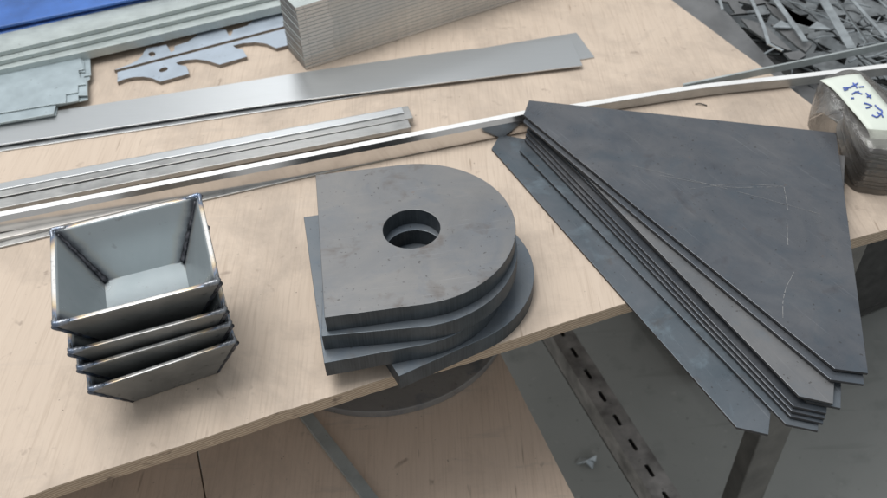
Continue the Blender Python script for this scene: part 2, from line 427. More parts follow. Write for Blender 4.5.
# frame rails and legs (table axes)
def tb(u, v): return F4+U*u+V*v      # table axes from a point of the front edge near the leg
def rail(name, u0, u1, v0, v1, z0, z1, m):
    return child_plate(name, [[tb(u0, v0), tb(u1, v0), tb(u1, v1), tb(u0, v1)]], z0, z1, [m, m], tbl, TO, .002)
rail('frame_rail', -1.5, -.05, .10, .14, -.065, -.0155, M['dark'])
rail('frame_rail', -.035, .02, .072, 1.15, -.065, -.0155, M['dark'])
rail('frame_rail', -1.5, -.05, 1.1, 1.15, -.065, -.0155, M['dark'])
rail('leg', -.015, .036, .006, .034, FZ, -.0155, M['legsteel'])
rail('leg', -1.50, -1.44, .006, .066, FZ, -.0155, M['legsteel'])
rail('leg', -.035, .025, 1.16, 1.22, FZ, -.0155, M['legsteel'])
rail('leg', -1.50, -1.44, 1.16, 1.22, FZ, -.0155, M['legsteel'])
# lower shelf: two boards
SZ = -.25
RZ = -.42
e1, e2 = PX([(502, 357), (574.6, 498)], SZ); ed = (e2-e1).normalized(); el = Vector((ed.y, -ed.x))
if el.x > 0: el = -el
a1 = e1-ed*.35; a2 = e2+ed*.30
s1, s2 = PX([(201, 448), (201, 498)], SZ)
wseam = abs((s1-e1).dot(el)); wseam2 = abs((s2-e1).dot(el)); wseam = (wseam+wseam2)/2
def jl(pts, amp=.0008):
    out = []
    for i in range(len(pts)): out += chain(Vector(pts[i]), Vector(pts[(i+1) % len(pts)]), 24, amp, i+11)
    return out
child_plate('shelf_board', [jl([a1, a2, a2+el*(wseam-.001), a1+el*(wseam-.001)])], SZ-.015, SZ, [M['ply_shelf'], M['edge']], tbl, TO)
child_plate('shelf_board', [jl([a1+el*(wseam+.001), a2+el*(wseam+.001), a2+el*1.3, a1+el*1.3])], SZ-.015, SZ-.0015, [M['ply_shelf'], M['edge']], tbl, TO)
for k in (.25, 1.1):
    child_plate('shelf_rail', [[a1+el*k, a2+el*k, a2+el*(k+.04), a1+el*(k+.04)]], SZ-.056, SZ-.0155, [M['dark'], M['dark']], tbl, TO, .001)
# slotted steel angle beside the shelf
q1, q2 = PX([(560, 350), (661, 512)], RZ+.004); qd = (q2-q1).normalized(); qn = Vector((-qd.y, qd.x))
p1, p2 = PX([(587, 352), (684, 501)], RZ+.004)
qw = abs((p1-q1).dot(qn))*.5+abs((p2-q1).dot(qn))*.5
if (p1-q1).dot(qn) < 0: qn = -qn
L0, L1 = -.25, .75
outer = [q1+qd*L0, q1+qd*L1, q1+qd*L1+qn*qw, q1+qd*L0+qn*qw]
holes = []
k = -.20
sp_px = PX([(592.5, 372), (606, 394), (621, 417.5), (636.5, 442), (653, 469)], RZ+.004)
sl = [(p-q1).dot(qd) for p in sp_px]; stp = (sl[-1]-sl[0])/4
for i in range(-6, 12):
    c0 = q1+qd*(sl[0]+stp*i)+qn*qw*.50; a_, b2 = .0105, .0028
    if sl[0]+stp*i < L0+.03 or sl[0]+stp*i > L1-.03: continue
    pts = []
    for j in range(12):
        an = -PI/2+PI*j/11; pts.append(c0+qd*(a_-b2+b2*math.cos(an))+qn*b2*math.sin(an))
    for j in range(12):
        an = PI/2+PI*j/11; pts.append(c0+qd*(-(a_-b2)+b2*math.cos(an))+qn*b2*math.sin(an))
    holes.append([(p.x, p.y) for p in pts])
child_plate('slotted_rail', [outer]+holes, RZ+.001, RZ+.004, [M['slot'], M['slot']], tbl, TO, .0004)
child_plate('dark_slot_backing', [[q1+qd*L0, q1+qd*L1, q1+qd*L1+qn*qw, q1+qd*L0+qn*qw]], RZ-.040, RZ-.037, [M['dark'], M['dark']], tbl, TO, .0004)  # dark plate added underneath so that the slots look dark
child_plate('rail_flange', [[q1+qd*L0+qn*(qw-.003), q1+qd*L1+qn*(qw-.003), q1+qd*L1+qn*qw, q1+qd*L0+qn*qw]], RZ-.0365, RZ+.0008, [M['slot'], M['slot']], tbl, TO, .0004)
child_plate('rail_flange', [[q1+qd*L0, q1+qd*L1, q1+qd*L1+qn*.003, q1+qd*L0+qn*.003]], RZ-.036, RZ+.0008, [M['slot'], M['slot']], tbl, TO, .0004)

# things on the shelf
fb = PX([(298, 414), (312, 412), (384, 505), (369, 507)], SZ+.008)
d_ = (fb[0]-fb[3]); 
o = plate('flat_bar', [[fb[0]+d_*.8, fb[1]+d_*.8, fb[2]-d_*.5, fb[3]-d_*.5]], SZ+.001, SZ+.008, [M['galv_bar'], M['galv_bar']]); tag(o, 'pale zinc flat bar lying slanted on the lower shelf', 'flat bar')
# disc: circle through three rim points
def circ3(a, b, c):
    ax_, ay_, bx, by, cx, cy = a.x, a.y, b.x, b.y, c.x, c.y
    d = 2*(ax_*(by-cy)+bx*(cy-ay_)+cx*(ay_-by))
    ux = ((ax_**2+ay_**2)*(by-cy)+(bx**2+by**2)*(cy-ay_)+(cx**2+cy**2)*(ay_-by))/d
    uy = ((ax_**2+ay_**2)*(cx-bx)+(bx**2+by**2)*(ax_-cx)+(cx**2+cy**2)*(bx-ax_))/d
    return Vector((ux, uy)), math.hypot(ax_-ux, ay_-uy)
cc, cr = circ3(*PX([(330, 407), (405, 408.5), (488, 363)], SZ+.012))
print('disc', cc, cr)
o = plate('steel_disc', [circle(cc.x, cc.y, cr, 160)], SZ+.001, SZ+.012, [M['disc'], M['disc']], bevel=.001); tag(o, 'thick round grey steel disc on the lower shelf under the table edge', 'steel disc')
# small foil scrap on the floor
bm = bmesh.new(); c0 = at(588, 463, FZ)
vs = [bm.verts.new(c0+Vector((math.cos(a)*r, math.sin(a)*r*.7, h))) for a, r, h in ((0, .014, .004), (.7, .022, .010), (1.6, .010, .003), (2.4, .020, .007), (3.3, .024, .001), (4.1, .009, .010), (5.0, .022, .002), (5.6, .012, .008))]
cv = bm.verts.new(c0+Vector((0, 0, .012)))
for i in range(8): bm.faces.new((vs[i], vs[(i+1) % 8], cv))
me = mesh_of(bm, 'foil_scrap', M['scrap']); o = link('foil_scrap', me); md = o.modifiers.new('s', 'SOLIDIFY'); md.thickness = .0008
tag(o, 'small crumpled bright scrap of metal lying on the floor below the table', 'scrap')

# ------------------------------------------------------------ D-shaped plates
DT = .0182
def dshape(R, L, rh, n=96):
    """arc centre at origin, arc towards +x, straight end at x=-L"""
    pts = [(-L, -R)]+[(R*math.cos(-PI/2+PI*i/n), R*math.sin(-PI/2+PI*i/n)) for i in range(n+1)]+[(-L, R)]
    return [pts, circle(0, 0, rh, 72)]
zt = 4*DT
ctr = at(411.5, 228.3, zt).to_2d()
pa, pb, pc = PX([(516.5, 232), (324.4, 316.6), (315.6, 175.3)], zt)
Rr = (pa-ctr).length; axd = ((pb+pc)/2-ctr); LL = axd.length
axd = (-axd).normalized()
Rr = .5*(Rr+(pb-pc).length/2); rh = abs((at(440, 227, zt)-at(382.5, 229, zt)).x)/2
print('D', Rr, LL, rh)
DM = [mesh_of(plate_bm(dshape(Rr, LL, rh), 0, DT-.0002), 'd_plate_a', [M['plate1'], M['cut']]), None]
DM[1] = DM[0].copy(); DM[1].materials[0] = M['plate2']
ang0 = math.atan2(axd.y, axd.x)
def dplace(i, c, ang, me, lab):
    o = link('d_shaped_plate', me, None, (c.x, c.y, i*DT), ang, .0005)
    tag(o, lab, 'steel plate', 'D-shaped steel plates in a stack'); return o
def from_corners(fl, z, ang):
    """centre of plate whose front-left corner is fl for a given heading"""
    ex = Vector((math.cos(ang), math.sin(ang))); ey = Vector((-ex.y, ex.x))
    return fl+ex*LL+ey*Rr
dplace(3, ctr, ang0, DM[0], 'topmost thick grey D-shaped steel plate with a full round hole showing')
A2 = at(321.5, 336, 3*DT).to_2d(); D2 = at(386, 330, 3*DT).to_2d()-A2
a2 = math.atan2(D2.y, D2.x)
dplace(2, from_corners(A2, 0, a2), a2, DM[1], 'second D-shaped steel plate from the top of the stack, nearly aligned with the top one')
A3 = at(324, 363, 2*DT).to_2d(); D3 = at(386, 351.5, 2*DT).to_2d()-A3
a3 = math.atan2(D3.y, D3.x)
dplace(1, from_corners(A3, 0, a3), a3, DM[1], 'third D-shaped steel plate from the top, its straight corner jutting out at the front left')
A4 = at(399, 376, DT).to_2d(); D4 = at(455, 351, DT).to_2d()-A4
a4 = math.atan2(D4.y, D4.x)
dplace(0, from_corners(A4, 0, a4), a4, DM[1], 'bottom D-shaped steel plate of the stack, turned so its corner points at the table edge')
print('angs', [math.degrees(x) for x in (ang0, a2, a3, a4)])

# ------------------------------------------------------------ triangular sheets
TT = .0030
def tri_from(px, z):
    return PX(px, z)
ZT = .036
tp = PX([(523.6, 114.5), (835, 368.6), (868.3, 373), (836.2, 132.5), (529, 100)], ZT)
e_ = (tp[1]-tp[0]); Ltri = e_.length; ex = e_.normalized(); ey = Vector((-ex.y, ex.x))
local = [((p-tp[0]).dot(ex), (p-tp[0]).dot(ey)) for p in tp]
tri_me = {}
for k in ('hr', 'hr2', 'hr_blue'):
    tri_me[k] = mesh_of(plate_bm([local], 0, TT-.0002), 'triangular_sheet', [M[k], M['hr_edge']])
def tri_place(pxa, pxb, ztop, mat, lab):
    a = at(*pxa, ztop).to_2d(); b = at(*pxb, ztop).to_2d(); d = (b-a); mid = (a+b)/2
    sc_ = d.length/Ltri; d.normalize()
    o = link('triangular_sheet', tri_me[mat], None, (a.x, a.y, ztop-TT), math.atan2(d.y, d.x), .0003); o.scale = (sc_, sc_, 1)
    tag(o, lab, 'steel sheet', 'triangular steel sheets fanned in a pile'); return o
TS = [  # long edge: upper-left end, lower-right end, top height
 ((491.6, 148.5), (736.6, 427), .0032, 'hr_blue', 'bottom triangular steel sheet of the pile, its wide blue-grey margin bare on the left'),
 ((519.5, 150), (786, 424), .0075, 'hr_blue', 'second lowest triangular steel sheet, its corner hanging just above the table leg'),
 ((524.5, 139), (790.5, 416), .0115, 'hr', 'third lowest triangular steel sheet of the fanned pile'),
 ((525.5, 134.5), (792, 411), .0150, 'hr', 'triangular sheet fourth from the bottom of the fanned pile'),
 ((526.5, 129.5), (793.5, 405.8), .0185, 'hr', 'triangular sheet fifth from the bottom of the fanned pile'),
 ((529, 124), (807, 401), .0222, 'hr_blue', 'triangular sheet just under the pale one, its bluish end showing at the right'),
 ((528, 117), (799.3, 396), .0275, 'hr2', 'pale grey triangular sheet whose broad light band shows halfway up the pile'),
 ((523.5, 121.5), (831, 379.5), .0318, 'hr', 'triangular sheet second from the top, only its narrow edge showing'),
]
for a, b, z, m, lab in TS: tri_place(a, b, z, m, lab)
top = tri_place((523.6, 114.5), (835, 368.6), ZT, 'hr', 'topmost dark triangular steel sheet with pale scribed scratches, hanging over the table edge')
# scribed marks on the top sheet
def ribbon(pts, w, z, bm, seed=0):
    pts = [at(x, y, z).to_2d() for x, y in pts]; vs = []
    pts = [p.to_2d() for p in spline([(p.x, p.y, 0) for p in pts], 8)]
    for i, p in enumerate(pts):
        a = pts[max(0, i-1)]; b = pts[min(len(pts)-1, i+1)]; d = (b-a).normalized(); n_ = Vector((-d.y, d.x))
        ww = w*(.3+.9*abs(noise.noise(Vector((p.x*160+seed, p.y*160, 0)))))
        vs.append((bm.verts.new((p.x+n_.x*ww/2, p.y+n_.y*ww/2, z)), bm.verts.new((p.x-n_.x*ww/2, p.y-n_.y*ww/2, z))))
    for i in range(len(vs)-1):
        if noise.noise(Vector((i*.7+seed, 0, 3))) < .32: bm.faces.new((vs[i][0], vs[i+1][0], vs[i+1][1], vs[i][1]))
zz = ZT+.0001; marks = []
bm = bmesh.new(); ribbon([(660, 175), (690, 181), (730, 187), (760, 187), (783, 187)], .0008, zz, bm, 1); marks.append(bm)
bm = bmesh.new(); ribbon([(690, 189), (735, 184), (783, 186)], .0006, zz, bm, 5); marks.append(bm)
bm = bmesh.new(); ribbon([(784, 187), (786, 198), (788, 212)], .0010, zz, bm, 2); marks.append(bm)
bm = bmesh.new(); ribbon([(787, 222), (788, 245)], .0008, zz, bm, 7); marks.append(bm)
bm = bmesh.new(); ribbon([(794, 272), (790, 280), (786, 288), (783, 302), (783, 318)], .0010, zz, bm, 3); marks.append(bm)
bm = bmesh.new(); ribbon([(630, 165), (700, 182), (770, 200), (820, 214)], .0006, zz, bm, 9); marks.append(bm)
for bm in marks:
    o = link('scribe_mark', mesh_of(bm, 'scribe_mark', M['chalk'])); o.parent = top
    bpy.context.view_layer.update()
    o.matrix_parent_inverse = top.matrix_world.inverted()

# ------------------------------------------------------------ welded boxes
INX, INY, BT = .0255, .0225, .0052
def make_box():
    root = empty('welded_box', (0, 0, 0))
    bm = bmesh.new()
    def ring(w, d, z): return [bm.verts.new(p) for p in ((-w/2, -d/2, z), (w/2, -d/2, z), (w/2, d/2, z), (-w/2, d/2, z))]
    ot = ring(RW, RD, RHH); ob = ring(RW-2*INX, RD-2*INY, 0)
    it = ring(RW-2*BT, RD-2*BT, RHH); ib = ring(RW-2*INX-2*BT, RD-2*INY-2*BT, BT)
    for k in range(4):
        j = (k+1) % 4
        f = bm.faces.new((ot[k], ot[j], ob[j], ob[k])); f.material_index = 1
        f = bm.faces.new((it[j], it[k], ib[k], ib[j])); f.material_index = 0
        f = bm.faces.new((ot[k], it[k], it[j], ot[j])); f.material_index = 2
    f = bm.faces.new(ib); f = bm.faces.new(list(reversed(ob))); f.material_index = 1
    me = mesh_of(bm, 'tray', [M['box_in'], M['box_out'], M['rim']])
    at_ = me.attributes.new('bevel_weight_edge', 'FLOAT', 'EDGE')
    for e in me.edges:
        z0_, z1_ = (me.vertices[i].co.z for i in e.vertices)
        outer_ = all(abs(abs(me.vertices[i].co.x)-(RW/2 if me.vertices[i].co.z > RHH-.001 else RW/2-INX)) < 1e-4 for i in e.vertices)
        at_.data[e.index].value = 1.0 if min(z0_, z1_) > RHH-.001 else (.8 if outer_ else 0.0)
    tray = link('tray', me, root, bevel=.0018); tray.modifiers[0].limit_method = 'WEIGHT'; tray.modifiers[0].segments = 3
    for sx, sy in ((-1, -1), (1, -1), (1, 1), (-1, 1)):
        # corner bead on the inside
        a = Vector((sx*(RW/2-BT-.0012), sy*(RD/2-BT-.0012), RHH-.003)); b = Vector((sx*(RW/2-INX-BT-.001), sy*(RD/2-INY-BT-.001), BT+.001))
        n = 26; path = []; rad = []
        for i in range(n+1):
            s = i/n; p = a.lerp(b, s)
            p += Vector((noise.noise(Vector((i*.5, sx, sy)))*.0012, noise.noise(Vector((i*.5, sx+4, sy)))*.0012, 0))
            path.append(p); rad.append(.0017+.00025*math.sin(i*1.3)+.0009*s)
        rad[-1] = .0030
        link('weld_bead', mesh_of(tube_bm(path, rad, None, 8), 'weld_bead', M['weld']), root)
        # lump of weld wrapped over the rim corner
        cx_, cy_ = sx*(RW/2-.0026), sy*(RD/2-.0026)
        pth = [Vector((cx_-sx*(.011+.001*k_), cy_, RHH-.0008)) for k_ in (1, 0)]+[Vector((cx_-sx*.005, cy_+sy*.0003, RHH-.0006)), Vector((cx_, cy_, RHH-.0006)), Vector((cx_+sx*.0002, cy_-sy*.005, RHH-.0006)), Vector((cx_, cy_-sy*.010, RHH-.0008))]
        pth = spline(pth, 5)
        link('weld_bead', mesh_of(tube_bm(pth, [(.0008+.0018*math.sin(PI*min(1, max(0, i/(len(pth)-1)))))*(1+.10*math.sin(i*2.3+sx+sy)) for i in range(len(pth))], None, 10), 'weld_bead', M['weld_tint']), root)
        # corner bead on the outside
        a = Vector((sx*(RW/2-.0008), sy*(RD/2-.0008), RHH-.0015)); b = Vector((sx*(RW/2-INX-.0005), sy*(RD/2-INY-.0005), .002))
        link('weld_bead', mesh_of(tube_bm([a.lerp(b, i/20) for i in range(21)], [.0019+.0002*math.sin(i*1.7+sx) for i in range(21)], None, 8), 'weld_bead', M['weld']), root)
    return root
proto = make_box()
FLp = at(51, 327, .12).to_2d(); BU = at(221.5, 282.5, .12).to_2d()-FLp; bang = math.atan2(BU.y, BU.x); BU.normalize(); BV = Vector((-BU.y, BU.x))
BX = [(.065, (0, 0), 0, 'topmost open welded steel box of the nested stack, its empty inside in full view'),
      (.036, (.0005, -.0075), 0.0, 'second welded steel box from the top, nested so only its front rim shows'),
      (.018, (.0015, -.0100), 1.6, 'third welded steel box from the top of the nested stack'),
      (.000, (.0032, -.0200), 4.2, 'lowest welded steel box, standing on the plywood with its sloped front visible')]
for i, (z, off, da, lab) in enumerate(BX):
    if i == 0: r = proto
    else:
        r = proto.copy(); COL.objects.link(r)
        for ch in [c for c in proto.children]:
            c = ch.copy(); COL.objects.link(c); c.parent = r
    ang = bang+math.radians(da); ux = Vector((math.cos(ang), math.sin(ang))); uy = Vector((-ux.y, ux.x))
    fl = FLp+BU*off[0]+BV*off[1]; c = fl+ux*RW/2+uy*RD/2
    r.location = (c.x, c.y, z+.0002); r.rotation_euler = (0, 0, ang)
    if i: r.scale = ((.970, .965, .945)[i-1], (.95, .96, .95)[i-1], 1)
    tag(r, lab, 'metal box', 'welded steel boxes nested in a stack')

# ------------------------------------------------------------ long bars across the middle
def bar_thing(name, pxs, z, width, height, mat, lab, cat, group=None, chamf=False, ext0=0, ext1=0, n=10, z0=None):
    """pixels trace the near top edge; the bar extends 'width' away from the camera and 'height' down"""
    P = [at(x, y, z) for x, y in pxs]
    if ext0: d = (P[0]-P[1]).normalized(); P = [P[0]+d*ext0]+P
    if ext1: d = (P[-1]-P[-2]).normalized(); P = P+[P[-1]+d*ext1]
    path = spline(P, n) if len(P) > 2 else P
    prof = [(0, -height), (width, -height), (width, 0), (0, 0)]
    if chamf: prof = [(-.0026, -height), (width, -height), (width, 0), (0, 0), (-.0026, -.0060)]
    c = path[len(path)//2].copy(); c.z = z-height
    bm = sweep_bm([p-c for p in path], prof)
    o = link(name, mesh_of(bm, name, mat), None, c, 0, .0004)
    return tag(o, lab, cat, group)
# polished rectangular tube (highlight painted on its top, front face mirroring the wood)
def paint_top_highlight(o):
    o.data.materials.append(M['bright'])
    for f in o.data.polygons:
        if f.normal.z > .8: f.material_index = 1
G = 'bright topped steel bars crossing the table'
o = bar_thing('polished_bar', [(0, 216), (120, 193), (280, 162), (410, 136.5), (523, 114.5), (556, 108)], .0260, .0075, .0235, M['polish'], 'long polished steel bar with a highlight painted on top, running from the left edge to the triangular pile', 'metal bar', G, ext0=.5, n=8, chamf=True)
paint_top_highlight(o)
o = bar_thing('polished_bar', [(548, 111.5), (590, 105.5), (703, 88), (792, 78.5), (887, 67.5)], .0145, .0085, .0120, M['flat'], 'bright topped steel bar running from behind the triangular pile out over the scrap', 'metal bar', G, ext1=.35, n=8)
paint_top_highlight(o)
# grey angle resting behind it at the right, crossing above the scrap
bar_thing('dark_angle_bar', [(684, 84.6), (720, 77.5), (800, 61.2), (887, 43)], .0165, .003, .0098, M['galv_bar'], 'thin grey bar crossing above the scrap, behind the bright long bar', 'metal bar', ext1=.35)
# stack of flat bars behind the bright bar at left
G = 'flat bars behind the long bright bar'
bar_thing('flat_bar', [(0, 197), (205, 157), (413, 117.5)], .013, .026, .006, M['flat'], 'wide grey flat bar carrying a narrow strip, farthest back behind the bright bar', 'flat bar', G, ext0=.4)
bar_thing('flat_bar', [(0, 189.5), (205, 150.5), (404, 112.5)], .0146, .012, .0015, M['stainless'], 'narrow thin strip lying on the farthest of the flat bars behind the bright bar', 'flat bar', G, ext0=.4)
bar_thing('flat_bar', [(0, 208), (205, 167), (411, 127)], .0125, .016, .0060, M['flat'], 'grey flat bar just behind the bright bar, ending short of its neighbour', 'flat bar', G, ext0=.4)
bar_thing('flat_bar', [(0, 200), (205, 160), (410.5, 121)], .0065, .030, .0062, M['flat'], 'lowest grey flat bar of the group behind the bright bar', 'flat bar', G, ext0=.4)
# bars in front of the bright bar
G = 'steel flats in front of the long bright bar'
bar_thing('flat_bar', [(0, 239), (240, 184), (420, 143)], .0062, .009, .0036, M['strip'], 'thin tan-grey flat bar lying along the front of the bright bar', 'flat bar', G, ext0=.4)
bar_thing('flat_bar', [(0, 247), (240, 191.5), (456, 144)], .0025, .014, .0022, M['flat'], 'thin grey strip lying nearest to the boxes, in front of the bright bar', 'flat bar', G, ext0=.4)

# ------------------------------------------------------------ stainless sheets
def poly(name, px, z0, z1, mats, lab, cat, group=None, bevel=.0003):
    o = plate(name, [PX(px, z1)], z0, z1, mats, bevel=bevel); return tag(o, lab, cat, group)
G = 'stainless strips lying across the table'
poly('stainless_strip', [(-60, 165), (0, 151), (300, 105.5), (583.7, 58.8), (594.5, 57), (576.5, 32.5), (560, 35), (300, 78), (-60, 135)], .0003, .0018, [M['stainless'], M['stainless']], 'lower stainless strip, its corner peeking out past the end of the sheet on it', 'steel strip', G)
poly('stainless_strip', [(-60, 157), (0, 144.5), (280, 102.5), (582.6, 65.3), (571, 38), (440, 52.5), (300, 72.5), (210, 87), (100, 104), (-60, 128)], .0045, .0062, [M['stainless'], M['stainless']], 'wide upper stainless strip with a bright reflection near its middle', 'steel strip', G)

# ------------------------------------------------------------ notched coated sheets at the left
G = 'notched blue-grey sheets at the left edge'
N1 = [(-60, 133), (0, 122.7), (53.5, 113.6), (56, 104.4), (78.3, 100.5), (78.3, 95.3), (87.5, 95.3), (86.5, 78), (79, 77), (78.3, 71.8), (85, 72), (84, 62), (79.6, 54), (-60, 84)]
def shift(p, dx, dy): return [(x+dx, y+dy) for x, y in p]
labs = ['lowest notched blue-grey sheet, sticking out to the right of the others', 'second lowest notched blue-grey sheet of the pile at the left edge',
        'third notched blue-grey sheet, beneath the top one', 'topmost notched blue-grey sheet with a stepped lower right corner']
V1 = [[(-60, 133), (0, 124), (56, 115), (58, 106), (88, 99.5), (88, 80), (90, 79), (89, 56), (84, 53), (-60, 84)],
      [(-60, 133), (0, 123.5), (54, 114.5), (56.5, 105.4), (79, 101), (79, 96), (88, 95.4), (87, 83), (84, 82), (84, 76), (91, 75), (90, 58), (83, 52.5), (-60, 82)],
      N1,
      [(-60, 122), (0, 113), (50, 104.5), (66, 102.5), (66, 94), (78, 92), (78, 85), (86, 84), (80, 77), (78.3, 70), (84, 69), (79.6, 55), (-60, 80)]]
for i, (pp, lb) in enumerate(zip(V1, labs)):
    poly('notched_sheet', pp, .0068+i*.0020, .0082+i*.0020, [M['galv_blue'], M['galv']], lb, 'steel sheet', G)

# ------------------------------------------------------------ long galvanised bars at top left
def gal(px_near, z, width, height, lab):
    bar_thing('galvanised_bar', px_near, z, width, height, M['galv'], lab, 'metal bar', 'long galvanised bars at the back left', ext0=.4, ext1=.25)
gal([(0, 69.5), (110, 45.7), (281, 5)], .022, .06, .012, 'lowest long galvanised bar at the back left, casting a dark shadow in front')
gal([(0, 61), (110, 35.5), (258, 0)], .0285, .06, .006, 'middle long galvanised bar of the pile at the back left')
gal([(0, 52), (110, 26), (199, 4)], .035, .058, .006, 'top long galvanised bar, next to the blue one')
bar_thing('support_block', [(60, 57), (75, 54)], .0098, .04, .0096, M['dark'], 'dark block raising the galvanised bars off the plywood', 'spacer block')
# blue painted beam
bb = empty('blue_beam', at(60, 16, .001)); tag(bb, 'blue painted steel beam with a lower lip at the top left corner', 'steel beam')
def sub(name, pxs, z, width, height, mat, par):
    P = [at(x, y, z) for x, y in pxs]; d = (P[0]-P[1]).normalized(); P = [P[0]+d*.4]+P; d = (P[-1]-P[-2]).normalized(); P.append(P[-1]+d*.25)
    c = Vector(par.location); bm = sweep_bm([p-c for p in P], [(0, -height), (width, -height), (width, 0), (0, 0)])
    return link(name, mesh_of(bm, name, mat), par, (0, 0, 0), 0, .001)
sub('lip', [(0, 33.5), (147, 0)], .036, .02, .035, M['blue'], bb)
sub('flange', [(0, 26.5), (120, 1.5)], .044, .095, .004, M['blue'], bb)

# ------------------------------------------------------------ laser cut scalloped plates (two, back to back)
G = 'pair of scalloped laser cut plates'
z_ = .0055
low = [(117.5, 72), (117.2, 82), (124, 79), (133, 77), (143, 76.5), (152, 78), (160, 81.5), (189, 73.5), (186.5, 66), (178, 64.5), (176, 62.5),
       (185, 60), (196, 59), (207, 60.5), (219.5, 64.5), (247, 56.5), (242.5, 49), (236, 48), (233, 45.5), (243, 43), (255, 42), (266, 43.5), (276, 48), (292, 44), (300, 36), (300, 24.5)]
upp = [(114, 71.5), (129, 64.5), (137, 60.5), (142.5, 55), (144, 51.5), (147, 48), (160, 46), (166, 44.5), (168, 47), (171, 52), (174, 50.5), (174.5, 46),
       (188, 41.5), (196, 36), (200, 31), (205, 28.5), (220, 29), (226, 29.5), (227.5, 33), (230, 36), (232, 33), (233, 30), (247, 25.5), (253, 20), (257, 15.5), (268, 15), (280, 12), (300, 8), (300, 23.5), (118, 70.8)]
h1 = [at(157+4.0*math.cos(a), 55+2.4*math.sin(a), z_).to_2d() for a in [k*PI/8 for k in range(16)]]
h2 = [at(163.5+4.4*math.cos(a), 69.5+2.2*math.sin(a)-1.2*math.cos(a), z_).to_2d() for a in [k*PI/8 for k in range(16)]]
h1 = [at(152+3.4*math.cos(a), 54+2.4*math.sin(a), z_).to_2d() for a in [k*PI/8 for k in range(16)]]
o = plate('scalloped_plate', [PX(low, z_), h2], .0003, z_, [M['laser'], M['laser_edge']]); tag(o, 'blue-grey scalloped laser cut plate, nearer half of the pair', 'cut plate', G)
o = plate('scalloped_plate', [PX([(x, y-1.6) if k in (0, len(upp)-1, len(upp)-2) else (x, y) for k, (x, y) in enumerate(upp)], z_), h1], .0003, z_, [M['laser'], M['laser_edge']]); tag(o, 'blue-grey scalloped laser cut plate, farther half of the pair', 'cut plate', G)

# ------------------------------------------------------------ tall stack of strips
c0 = at(306, 70, 0).to_2d(); c1 = at(520, 0, 0).to_2d(); sd = (c1-c0).normalized(); sn = Vector((-sd.y, sd.x))
NS, ST = 18, .0050
words = ['bottom', 'second lowest', 'third lowest', 'fourth from the bottom', 'fifth from the bottom', 'sixth from the bottom', 'seventh from the bottom', 'eighth from the bottom', 'ninth from the bottom',
         'ninth from the top', 'eighth from the top', 'seventh from the top', 'sixth from the top', 'fifth from the top', 'fourth from the top', 'third from the top', 'second from the top', 'topmost']
for i in range(NS):
    j = random.uniform(-.0012, .0012); off = random.uniform(-.0006, .0006); lean = -.010*(1-i/NS)*0
    w = .060; off *= .5; j *= .5
    a = c0+sd*(j+lean)+sn*off; b = a+sd*.62
    bm = box_bm(0, .62, 0, w, 0, ST-.0004)
    for f in bm.faces:
        if f.material_index == 1 and abs(f.calc_center_median().x) < .001: f.material_index = 2
    o = link('steel_strip', mesh_of(bm, 'steel_strip', [M['galv'], M['strip'], M['strip_end']]), None, (a.x, a.y, i*ST+.0003), math.atan2(sd.y, sd.x)+random.uniform(-.0008, .0008), .0005)
    tag(o, 'pale steel strip, %s in the tall strip stack' % words[i], 'steel strip', 'strips in the tall stack')

# stretch film round the strips
bm = bmesh.new(); rows = []
for i in range(60):
    x = .045+.45*i/59; row = []
    for (yy, zz_) in [(-.0012, .004+k*(NS*ST-.004)/10) for k in range(11)]+[(.0008+k*.0588/6, NS*ST+.0012) for k in range(7)]:
        nn_ = .0011*abs(noise.noise(Vector((x*90, zz_*14, yy*30))))
        p = c0+sd*(x+.006*noise.noise(Vector((zz_*60, yy*40, i*.02))))+sn*(yy-(nn_ if yy < 0 else 0)); row.append(bm.verts.new((p.x, p.y, zz_+(nn_ if yy > 0 else 0))))
    rows.append(row)
for i in range(59):
    for k in range(17): bm.faces.new((rows[i][k], rows[i+1][k], rows[i+1][k+1], rows[i][k+1]))
for f in bm.faces: f.smooth = True
o = link('stretch_film', mesh_of(bm, 'stretch_film', M['film2'])); tag(o, 'cloudy clear stretch film wound round the tall stack of steel strips', 'film')

# ------------------------------------------------------------ wrapped pack at the right
PK = .058
pl = PX([(811, 130), (819, 117), (846, 114), (887, 150), (912, 190), (888, 194), (868, 192), (848, 184)], 0)
pin = PX([(837, 137), (846, 122), (862, 124), (890, 152), (908, 188), (888, 191), (869, 189), (852, 182)], 0)
pc_ = sum(pl, Vector((0, 0)))/len(pl)
def smooth_loop(pts, n=6, grow=0.0, centre=None):
    P = [Vector((p.x, p.y, 0)) for p in pts]; out = []; N = len(P)
    for i in range(N):
        p0, p1, p2, p3 = P[i-1], P[i], P[(i+1) % N], P[(i+2) % N]
        for k in range(n):
            s = k/n; q = .5*((2*p1)+(p2-p0)*s+(2*p0-5*p1+4*p2-p3)*s*s+(-p0+3*p1-3*p2+p3)*s**3)
            if centre is not None: d = q-Vector((centre.x, centre.y, 0)); q = q+d.normalized()*grow
            out.append(q.to_2d())
    return out
pk = empty('wrapped_pack', (pc_.x, pc_.y, 0)); tag(pk, 'film wrapped pack of dark plates with a white handwritten label on top', 'wrapped pack')
PO = Vector((pc_.x, pc_.y, 0)); npl = 13
for i in range(npl):
    j = Vector((random.uniform(-.0035, .0035), random.uniform(-.0035, .0035)))
    lp = [p-PO.to_2d()+j for p in smooth_loop(pin, 5, -.001, pc_)]
    link('plate', mesh_of(plate_bm([lp], 0, .0030), 'plate', [M['flat'], M['skel']]), pk, (0, 0, .001+i*.0041), 0, .0003)
